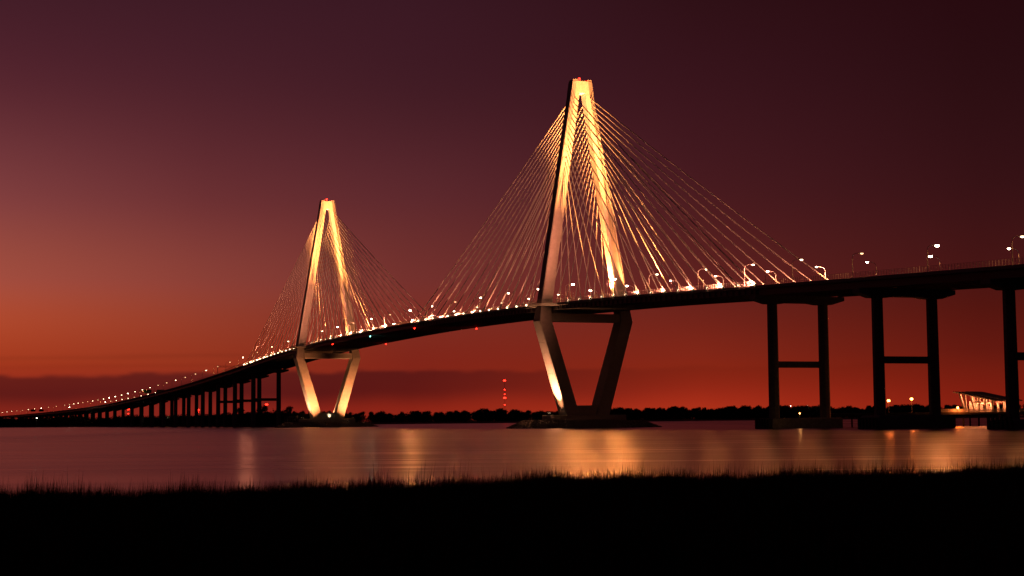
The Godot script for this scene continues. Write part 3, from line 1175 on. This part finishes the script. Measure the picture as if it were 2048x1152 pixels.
# ---------------------------------------------------------------- beacons and navigation lights
func beacons_and_marks() -> void:
	for k in 2:
		var b := thing("red_beacon", "red warning beacon on top of the %s tower" % ["near", "far"][k], "beacon", world(-0.4, H_TOP + 0.002, -SPAN * k), turn, "red beacons on the tower tops")
		var st := start()
		tube(st, [Vector3.ZERO, Vector3(0, 0.9, 0)], [0.25, 0.18], 8)
		obj("stand", st, "dark_metal", b)
		st = start()
		tube(st, [Vector3(0, 0.9, 0), Vector3(0, 1.3, 0), Vector3(0, 1.9, 0), Vector3(0, 2.2, 0)], [0.45, 0.62, 0.6, 0.25], 10)
		obj("lamp_glass", st, "lamp_red", b)
		omni("red_beacon_light", world(-0.4, H_TOP + 2.5, -SPAN * k), 60.0, Color(1.0, 0.10, 0.05), 0.3)
	var list := [[-211.7, -17.0, -2.7, "lamp_red", "bright red navigation light under the main span, second from the near tower"], [-395.8, -17.0, -2.7, "lamp_red", "red navigation light under the main span, nearest the far tower"], [-196.6, 18.0, -3.3, "lamp_red", "small red navigation light on the main span's lower edge nearest the near tower"], [-379.4, 18.0, -3.3, "lamp_red", "small red navigation light under the middle of the main span"], [-300.0, -18.2, -3.0, "lamp_green", "green navigation light on the main span's fascia"]]
	for a in list:
		var n := thing("navigation_light", a[4], "navigation light", world(a[1], deck(a[0]) + a[2], a[0]), turn)
		var st := start()
		tube(st, [Vector3(0, 0.9, 0), Vector3(0, 0.05, 0)], [0.1], 6)
		obj("bracket", st, "dark_metal", n)
		st = start()
		var r := 0.5 if a[3] == "lamp_red" else 0.4
		tube(st, [Vector3(0, 0.05, 0), Vector3(0, -0.2, 0), Vector3(0, -0.6, 0), Vector3(0, -0.8, 0)], [r * 0.5, r, r * 0.9, r * 0.3], 9)
		obj("lamp_glass", st, a[3], n)
		omni("navigation_lamp", world(a[1], deck(a[0]) + a[2] - 1.2, a[0]), 8.0, Color(1.0, 0.12, 0.06) if a[3] == "lamp_red" else Color(0.5, 1.0, 0.9), 0.3)
	# slim path lights on the near edge
	var ts := [72.0, 106.0, 130.0, 158.0, 206.0, 30.0]
	for i in ts.size():
		var t: float = ts[i]
		var p := thing("path_light", "slim ball-topped path light on the near railing, %s right of the near tower" % ["second", "third", "fourth", "fifth", "last", "first"][i], "path light", world(-HALF + 0.7, deck(t) - 0.3, t), turn, "slim path lights on the near railing")
		var st := start()
		tube(st, [Vector3.ZERO, Vector3(0, 4.2, 0)], [0.09, 0.06], 6)
		obj("pole", st, "pole_metal", p)
		st = start()
		tube(st, [Vector3(0, 4.2, 0), Vector3(0, 4.32, 0), Vector3(0, 4.52, 0), Vector3(0, 4.64, 0)], [0.08, 0.2, 0.2, 0.06], 8)
		obj("globe", st, "tank_white", p)


func gantries() -> void:
	for a in [[-785.0, 0, "dark sign gantry spanning the deck left of the far tower"], [-1235.0, 1, "gantry with a green road sign on the far left approach"], [-2560.0, 1, "gantry with a green road sign at the far left end"]]:
		var t: float = a[0]
		var g := thing("sign_gantry", a[2], "gantry", world(0, deck(t) - 0.5, t), turn)
		for s in [-1.0, 1.0]:
			var st := start()
			tube(st, [Vector3(s * 18.4, 0, 0), Vector3(s * 18.4, 8.6, 0)], [0.3, 0.24], 8)
			obj("post", st, "dark_metal", g)
		var st := start()
		for y in [7.5, 8.6]:
			box(st, Vector3(0, y, 0), Vector3(37.2, 0.22, 0.22))
		for i in 25:
			var x := -18.0 + 1.5 * i
			tube(st, [Vector3(x, 7.5, 0), Vector3(x + (0.75 if i % 2 else -0.75), 8.6, 0)], [0.07], 4)
		obj("truss", st, "dark_metal", g)
		if a[1] == 1:
			for x in [-8.5, 7.0]:
				st = start()
				box(st, Vector3(x, 7.4, 0.3), Vector3(9.0, 4.2, 0.12))
				obj("sign_panel", st, "sign_green", g)


func traffic() -> void:
	glow("headlight", Color(1.0, 0.90, 0.74), 110.0)
	mat("car_paint", Color(0.30, 0.31, 0.33), 0.35, 0.3)
	mat("car_glass", Color(0.03, 0.03, 0.04), 0.1)
	mat("rubber", Color(0.04, 0.04, 0.04), 0.9)
	var car := thing("car", "", "car", Vector3.ZERO, 0.0, "cars driving towards us on the left approach")
	var st := start()
	var secs := []
	for q in [[-2.25, 0.45, 0.85, 0.80], [-2.1, 0.35, 1.0, 0.88], [-0.2, 0.3, 1.0, 0.9], [1.2, 0.32, 0.92, 0.9], [2.1, 0.36, 0.72, 0.84], [2.28, 0.45, 0.62, 0.74]]:
		secs.append(PackedVector3Array([Vector3(-q[3], q[1], q[0]), Vector3(q[3], q[1], q[0]), Vector3(q[3] * 0.97, q[2], q[0]), Vector3(-q[3] * 0.97, q[2], q[0])]))
	loft(st, secs)
	obj("body", st, "car_paint", car)
	st = start()
	secs = []
	for q in [[-1.95, 1.0, 0.80], [-1.3, 1.44, 0.66], [0.2, 1.48, 0.66], [1.15, 0.93, 0.80]]:
		secs.append(PackedVector3Array([Vector3(-0.82, 0.9, q[0]), Vector3(0.82, 0.9, q[0]), Vector3(q[2], q[1], q[0]), Vector3(-q[2], q[1], q[0])]))
	loft(st, secs)
	obj("cabin", st, "car_glass", car)
	for x in [-0.8, 0.8]:
		for z in [-1.4, 1.4]:
			st = start()
			tube(st, [Vector3(x - 0.11, 0.33, z), Vector3(x + 0.11, 0.33, z)], [0.33], 10)
			obj("wheel", st, "rubber", car)
		st = start()
		tube(st, [Vector3(x * 0.78, 0.62, 2.22), Vector3(x * 0.78, 0.62, 2.30)], [0.15], 8)
		obj("headlight", st, "headlight", car)
	var t := -610.0
	for k in 30:
		var lane := -12.0 if k % 3 else -8.2
		var at := world(lane, deck(t) + 0.1, t)
		var label := "small car with lit headlights on the left approach, %s from the far tower" % ordinal(k + 1)
		if k == 0:
			car.position = at
			car.rotation.y = turn
			car.set_meta("label", label)
		else:
			copy(car, label, at, turn)
		t -= rng.randf_range(26.0, 80.0)


func masts() -> void:
	var list := [[-20.5, 4000.0, 101.0, [98.5, 77.0, 66.0, 56.0, 40.0], "tall red-lit radio mast beyond the trees between the towers"], [-945.0, 4000.0, 38.0, [37.0, 27.0], "red-lit mast behind the far left piers"], [-735.0, 3800.0, 34.0, [32.0, 28.0], "short red-lit mast seen between the left piers"], [-560.0, 3700.0, 44.0, [42.0], "single red light on a mast beside the far tower's first left pier"]]
	for a in list:
		var m := thing("radio_mast", a[4], "radio mast", Vector3(a[0], 0.5, -a[1]))
		var st := start()
		var h: float = a[2]
		for i in 3:
			var c := TAU * i / 3.0
			var d := Vector3(cos(c), 0, sin(c))
			tube(st, [d * 1.3, d * 0.6 + Vector3(0, h, 0)], [0.14, 0.1], 4)
			var d2 := Vector3(cos(c + TAU / 3.0), 0, sin(c + TAU / 3.0))
			for k in int(h / 4.0):
				var r0 := lerpf(1.3, 0.6, k * 4.0 / h)
				var r1 := lerpf(1.3, 0.6, (k + 1) * 4.0 / h)
				tube(st, [d * r0 + Vector3(0, k * 4.0, 0), d2 * r1 + Vector3(0, (k + 1) * 4.0, 0)], [0.07], 3)
		obj("lattice", st, "dark_metal", m)
		for k in a[3].size():
			st = start()
			var big := 3.6 if k == 0 or k == 3 else 1.8
			var y: float = a[3][k]
			tube(st, [Vector3(0, y, 0), Vector3(0, y + 0.5 * big, 0), Vector3(0, y + 1.0 * big, 0)], [0.7 * big, 1.0 * big, 0.6 * big], 8)
			obj("red_light", st, "lamp_red", m)
			omni("mast_light", Vector3(a[0], 0.5 + y + 0.5 * big, -a[1] + 1.3 * big), 20.0, Color(1.0, 0.1, 0.05), 0.4)


# ---------------------------------------------------------------- the fishing pier with its pavilion at the right
func pavilion_and_boardwalk() -> void:
	var Y := 5.6
	var bw := thing("boardwalk", "dark timber boardwalk on piles under the bridge at the right", "boardwalk", Vector3(200, 0, -650))
	var st := start()
	for i in 60:
		part_plank(bw, i, Y)
	box(st, Vector3(0, Y - 0.55, 13.6), Vector3(150, 0.7, 0.3))
	box(st, Vector3(0, Y - 0.55, -13.6), Vector3(150, 0.7, 0.3))
	obj("edge_beam", st, "dark_timber", bw)
	for i in 16:
		for z in [12.5, 0.0, -12.5]:
			st = start()
			tube(st, [Vector3(-72 + i * 9.6, -3, z), Vector3(-72 + i * 9.6, Y - 0.3, z)], [0.35], 7)
			obj("pile", st, "dark_timber", bw)
	for i in 31:
		st = start()
		box(st, Vector3(-33.5 + i * 3.5, Y + 0.62, 13.4), Vector3(0.16, 1.24, 0.16))
		obj("railing_post", st, "pavilion_paint", bw)
	for i in 30:
		st = start()
		for h in [0.2, 0.4, 0.6, 0.8, 1.0]:
			box(st, Vector3(-31.75 + i * 3.5, Y + h, 13.4), Vector3(3.3, 0.13, 0.06))
		box(st, Vector3(-31.75 + i * 3.5, Y + 1.25, 13.4), Vector3(3.5, 0.06, 0.3))
		obj("railing_panel", st, "pavilion_paint", bw)
	# pavilion
	var p := thing("pier_pavilion", "floodlit open pavilion with a sloping dark roof on the pier at the right", "pavilion", Vector3(176.6, Y + 0.004, -650), deg_to_rad(-39.8))
	var roof := func(x: float) -> float: return 8.1 - 3.4 * x / 15.6
	for q in [[0.4, -9.5, 0.0], [-10.6, -27.0, 0.18]]:
		st = start()
		var lift: float = q[2]
		var secs := []
		for x in [-0.6, 7.5, 16.4]:
			var y: float = roof.call(x) + lift
			secs.append(PackedVector3Array([Vector3(x, y, q[0]), Vector3(x, y, q[1]), Vector3(x, y - 0.35, q[1]), Vector3(x, y - 0.35, q[0])]))
		loft(st, secs)
		obj("roof", st, "roof_metal", p)
	for z in [0.45, -9.56, -10.54]:
		st = start()
		var secs := []
		for x in [-0.7, 16.5]:
			var y: float = roof.call(x)
			secs.append(PackedVector3Array([Vector3(x, y + 0.02, z), Vector3(x, y + 0.02, z + 0.12), Vector3(x, y - 0.42, z + 0.12), Vector3(x, y - 0.42, z)]))
		loft(st, secs)
		obj("fascia", st, "pavilion_paint", p)
	st = start()
	var secs := []
	for x in [-0.5, 16.3]:
		var y: float = roof.call(x) - 0.1
		secs.append(PackedVector3Array([Vector3(x, y, -9.58), Vector3(x, y, -10.42), Vector3(x, y - 0.15, -10.42), Vector3(x, y - 0.15, -9.58)]))
	loft(st, secs)
	obj("skylight_strip", st, "pavilion_paint", p)
	for z in [-1.2, -13.0, -25.0]:
		for q in [[1.2, 3.4], [3.4, 3.9], [6.0, 7.4], [9.4, 9.4], [12.0, 12.0], [14.8, 14.8]]:
			st = start()
			var top := Vector3(q[0], roof.call(q[0]) - 0.4, z)
			var foot := Vector3(q[1], 0, z)
			var s := []
			for c in [foot, top]:
				s.append(PackedVector3Array([c + Vector3(-0.35, 0, -0.3), c + Vector3(0.35, 0, -0.3), c + Vector3(0.35, 0, 0.3), c + Vector3(-0.35, 0, 0.3)]))
			loft(st, s)
			obj("column", st, "pavilion_paint", p)
	for z in [-1.2, -25.0]:
		st = start()
		box(st, Vector3(11.0, 3.9, z), Vector3(9.0, 0.45, 0.4))
		obj("beam", st, "pavilion_paint", p)
	# enclosed kiosk inside, with openings
	st = start()
	box(st, Vector3(8.2, 0.6, -5.0), Vector3(9.2, 1.2, 0.3))
	box(st, Vector3(8.2, 3.7, -5.0), Vector3(9.2, 1.0, 0.3))
	for x in [3.8, 6.3, 8.2, 10.4, 12.6]:
		box(st, Vector3(x, 2.2, -5.0), Vector3(0.8, 2.0, 0.28))
	box(st, Vector3(3.75, 2.1, -11.0), Vector3(0.3, 4.2, 11.6))
	obj("kiosk_wall", st, "pavilion_paint", p)
	for i in 7:
		st = start()
		box(st, Vector3(1.2 + i * 2.2, 0.55, -0.4), Vector3(0.12, 1.1, 0.12))
		for h in [0.3, 0.6, 0.9]:
			if i < 6:
				box(st, Vector3(2.3 + i * 2.2, h, -0.4), Vector3(2.0, 0.1, 0.06))
		obj("balustrade", st, "pavilion_paint", p)
	var lights := [[3.4, -3.2], [9.5, -2.4], [14.0, -3.0], [10.0, -9.0], [14.0, -17.0], [6.0, -18.0]]
	for k in lights.size():
		var q: Array = lights[k]
		var y: float = roof.call(q[0]) - 0.7
		var at: Vector3 = p.transform * Vector3(q[0], y, q[1])
		var l := thing("ceiling_lamp", "round orange lamp under the pavilion roof, %s from its left end" % ordinal(k + 1), "lamp", at, 0.0, "lamps under the pavilion roof")
		st = start()
		tube(st, [Vector3(0, 0.34, 0), Vector3(0, 0.2, 0)], [0.3], 10)
		obj("base", st, "dark_metal", l)
		st = start()
		tube(st, [Vector3(0, 0.2, 0), Vector3(0, 0.05, 0), Vector3(0, -0.04, 0)], [0.22, 0.2, 0.08], 10)
		obj("lamp_glass", st, "lamp_orange", l)
		omni("ceiling_lamp_light", at + Vector3(0, -0.25, 0), 55.0, Color(1.0, 0.54, 0.33), 0.15)
	# lamps on poles along the boardwalk
	for a in [[147.2, 10.3, "orange lamp on a pole behind the pier column, left one of two"], [156.2, 10.9, "orange lamp on a pole between the pier columns, right one of two"], [173.4, 7.3, "low globe lamp on the boardwalk railing left of the pavilion"], [205.0, 10.2, "lamp on a pole at the pavilion's right end"]]:
		var big: bool = a[1] > 8.0
		var l := thing("pole_lamp", a[2], "lamp", Vector3(a[0], Y, -638.5 if big else -635.6))
		var h: float = a[1] - Y
		st = start()
		tube(st, [Vector3.ZERO, Vector3(0, h - 0.3, 0)], [0.12, 0.08], 7)
		obj("pole", st, "dark_metal", l)
		st = start()
		var r := 0.62 if big else 0.4
		tube(st, [Vector3(0, h - 0.35, 0), Vector3(0, h - 0.15, 0), Vector3(0, h + 0.25, 0), Vector3(0, h + 0.5, 0)], [r * 0.5, r, r, r * 0.4], 10)
		obj("lamp_globe", st, "lamp_orange", l)
		omni("pole_lamp_light", Vector3(a[0], a[1] - 0.2, (-638.5 if big else -635.6) + r + 0.2), 45.0 if big else 30.0, Color(1.0, 0.46, 0.18), 0.3)


func part_plank(bw: Node3D, i: int, Y: float) -> void:
	var st := start()
	box(st, Vector3(-73.75 + i * 2.5, Y - 0.1, 0), Vector3(2.46, 0.2, 27.4))
	obj("deck_panel", st, "timber", bw)


func shore_lights() -> void:
	# the white cabinet at the far tower's foot, and small lights near the water
	var t0 := -SPAN
	var c := thing("utility_cabinet", "small white lit cabinet on the wall between the far tower's feet", "cabinet", world(0.6, 7.2, t0 + 3.5), turn)
	var st := start()
	box(st, Vector3(0, 1.3, 0.4), Vector3(2.2, 2.6, 0.8))
	obj("body", st, "tank_white", c)
	st = start()
	box(st, Vector3(0, 2.7, 0.45), Vector3(2.5, 0.14, 1.0))
	obj("lid", st, "tank_white", c)
	floodlight(world(0.6, 6.4, t0 + 7.6), world(0.6, 9.0, t0 + 4.0), 28.0, 40.0, "square floodlight on the plinth facing the white cabinet", Color(1.0, 0.85, 0.66))
	for a in [[Vector3(106.5, 4.2, -606), "lamp_orange", "small orange light on the footing of the first right pier", 4.6], [Vector3(131.0, 2.2, -585), "lamp_cool", "small white light on a stake left of the second right pier", 2.6], [Vector3(-620.0, 2.0, -2120), "lamp_cool", "small pale light among the trees on the left shore", 10.0], [Vector3(-640.0, 2.0, -2350), "lamp_cool", "small pale light low under the left approach", 26.0], [Vector3(-405.0, 2.0, -1930), "lamp_cool", "small pale light beneath the left piers", 12.0], [Vector3(494.0, 2.0, -2900), "lamp_cool", "bright pale light on the far shore left of the pavilion", 22.0], [Vector3(523.0, 2.0, -2900), "lamp_cool", "faint pale light on the far shore beside the pavilion", 22.0]]:
		var at: Vector3 = a[0]
		var far := at.z < -1000.0
		var h: float = a[3] if far else 1.2
		var l := thing("shore_light", a[2], "light", at)
		st = start()
		tube(st, [Vector3.ZERO, Vector3(0, h, 0)], [0.12 if not far else 0.25], 6)
		obj("pole", st, "dark_metal", l)
		st = start()
		var r := 0.28 if not far else 0.55
		tube(st, [Vector3(0, h, 0), Vector3(0, h + r * 0.4, 0), Vector3(0, h + r * 1.2, 0), Vector3(0, h + r * 1.6, 0)], [r * 0.6, r, r, r * 0.4], 8)
		obj("lamp_globe", st, a[1], l)
		omni("shore_lamp", at + Vector3(0, h + r * 0.8, r + 0.3), 3.0 if not far else 20.0, Color(1.0, 0.7, 0.4) if a[1] == "lamp_orange" else Color(1, 0.93, 0.8), 0.3)
	# scaffold fence lit at the far tower's left foot
	var f := thing("scaffold_fence", "pale lattice fence on the rocks left of the far tower's foot", "fence", world(-27.0, 3.3, t0 + 0.5), turn)
	for i in 6:
		st = start()
		tube(st, [Vector3(-6.0 + 2.0 * i, 0, 0), Vector3(-6.0 + 2.0 * i, 5.4, 0)], [0.07], 5)
		obj("upright", st, "rail_steel", f)
	for i in 5:
		st = start()
		tube(st, [Vector3(-6.0, 0.7 + 1.1 * i, 0.1), Vector3(4.0, 0.7 + 1.1 * i, 0.1)], [0.06], 5)
		obj("rail", st, "rail_steel", f)


# ---------------------------------------------------------------- marsh grass
func clump(seed_: int) -> ArrayMesh:
	var r := RandomNumberGenerator.new()
	r.seed = seed_
	var st := start()
	for i in 26:
		var a := r.randf() * TAU
		var root := Vector3(cos(a), 0, sin(a)) * 0.38 * sqrt(r.randf())
		var h := r.randf_range(0.72, 1.0) if r.randf() < 0.75 else r.randf_range(1.0, 1.22)
		var lean := Vector3(r.randfn(0.10, 0.14), 0, r.randfn(0.0, 0.12))
		var b := r.randf() * TAU
		var w := Vector3(cos(b), 0, sin(b)) * r.randf_range(0.008, 0.016)
		var g := r.randf_range(0.02, 0.045)
		st.set_color(Color(g * 1.1, g, g * 0.45))
		var p1 := root + lean * 0.3 + Vector3(0, h * 0.5, 0)
		var p2 := root + lean + Vector3(0, h, 0)
		quad(st, root - w, root + w, p1 + w * 0.85, p1 - w * 0.85, Vector3(0, 0.3, 1))
		tri3(st, p1 - w * 0.85, p1 + w * 0.85, p2, Vector3(0, 0.3, 1))
	return st.commit()


func marsh_grass() -> void:
	var n := FastNoiseLite.new()
	n.seed = 31
	n.frequency = 0.22
	for c in 3:
		var list := []
		while list.size() < 7000:
			var x := rng.randf_range(-40.0, 42.0)
			var edge := shore(x)
			var near := 24.0
			var z := edge - absf(rng.randfn(0.0, 1.0)) * 7.0 + 1.2 if rng.randf() < 0.45 else rng.randf_range(near, edge)
			var tall := list.size() < 420
			if tall:
				z = edge - rng.randf_range(-0.6, 5.0)
				if n.get_noise_2d(x * 2.2, z + 70.0) < 0.05:
					tall = false
			if z < near or absf(x) > z * 0.42 + 4.0:
				continue
			var h := 1.40 + 0.34 * n.get_noise_2d(x, z) + 0.26 * n.get_noise_2d(x * 3.0, z * 3.0) + rng.randf_range(-0.2, 0.2) + (rng.randf_range(0.1, 0.6) if tall else 0.0)
			list.append(Transform3D(Basis(Vector3.UP, rng.randf_range(-0.7, 0.7)).scaled(Vector3(1.1, h, 1.1)), Vector3(x, 0.25 if z < edge - 3.0 else 0.0, -z)))
		var mm := MultiMesh.new()
		mm.transform_format = MultiMesh.TRANSFORM_3D
		mm.mesh = clump(40 + c)
		mm.instance_count = list.size()
		for i in list.size():
			mm.set_instance_transform(i, list[i])
		var mi := MultiMeshInstance3D.new()
		mi.name = numbered("marsh_grass")
		mi.multimesh = mm
		mi.material_override = M.grass_blade
		add_child(mi)
		tag(mi, "dense dark marsh grass along the near bank, %s of three mixed stands" % ordinal(c + 1), "grass", "", "stuff")
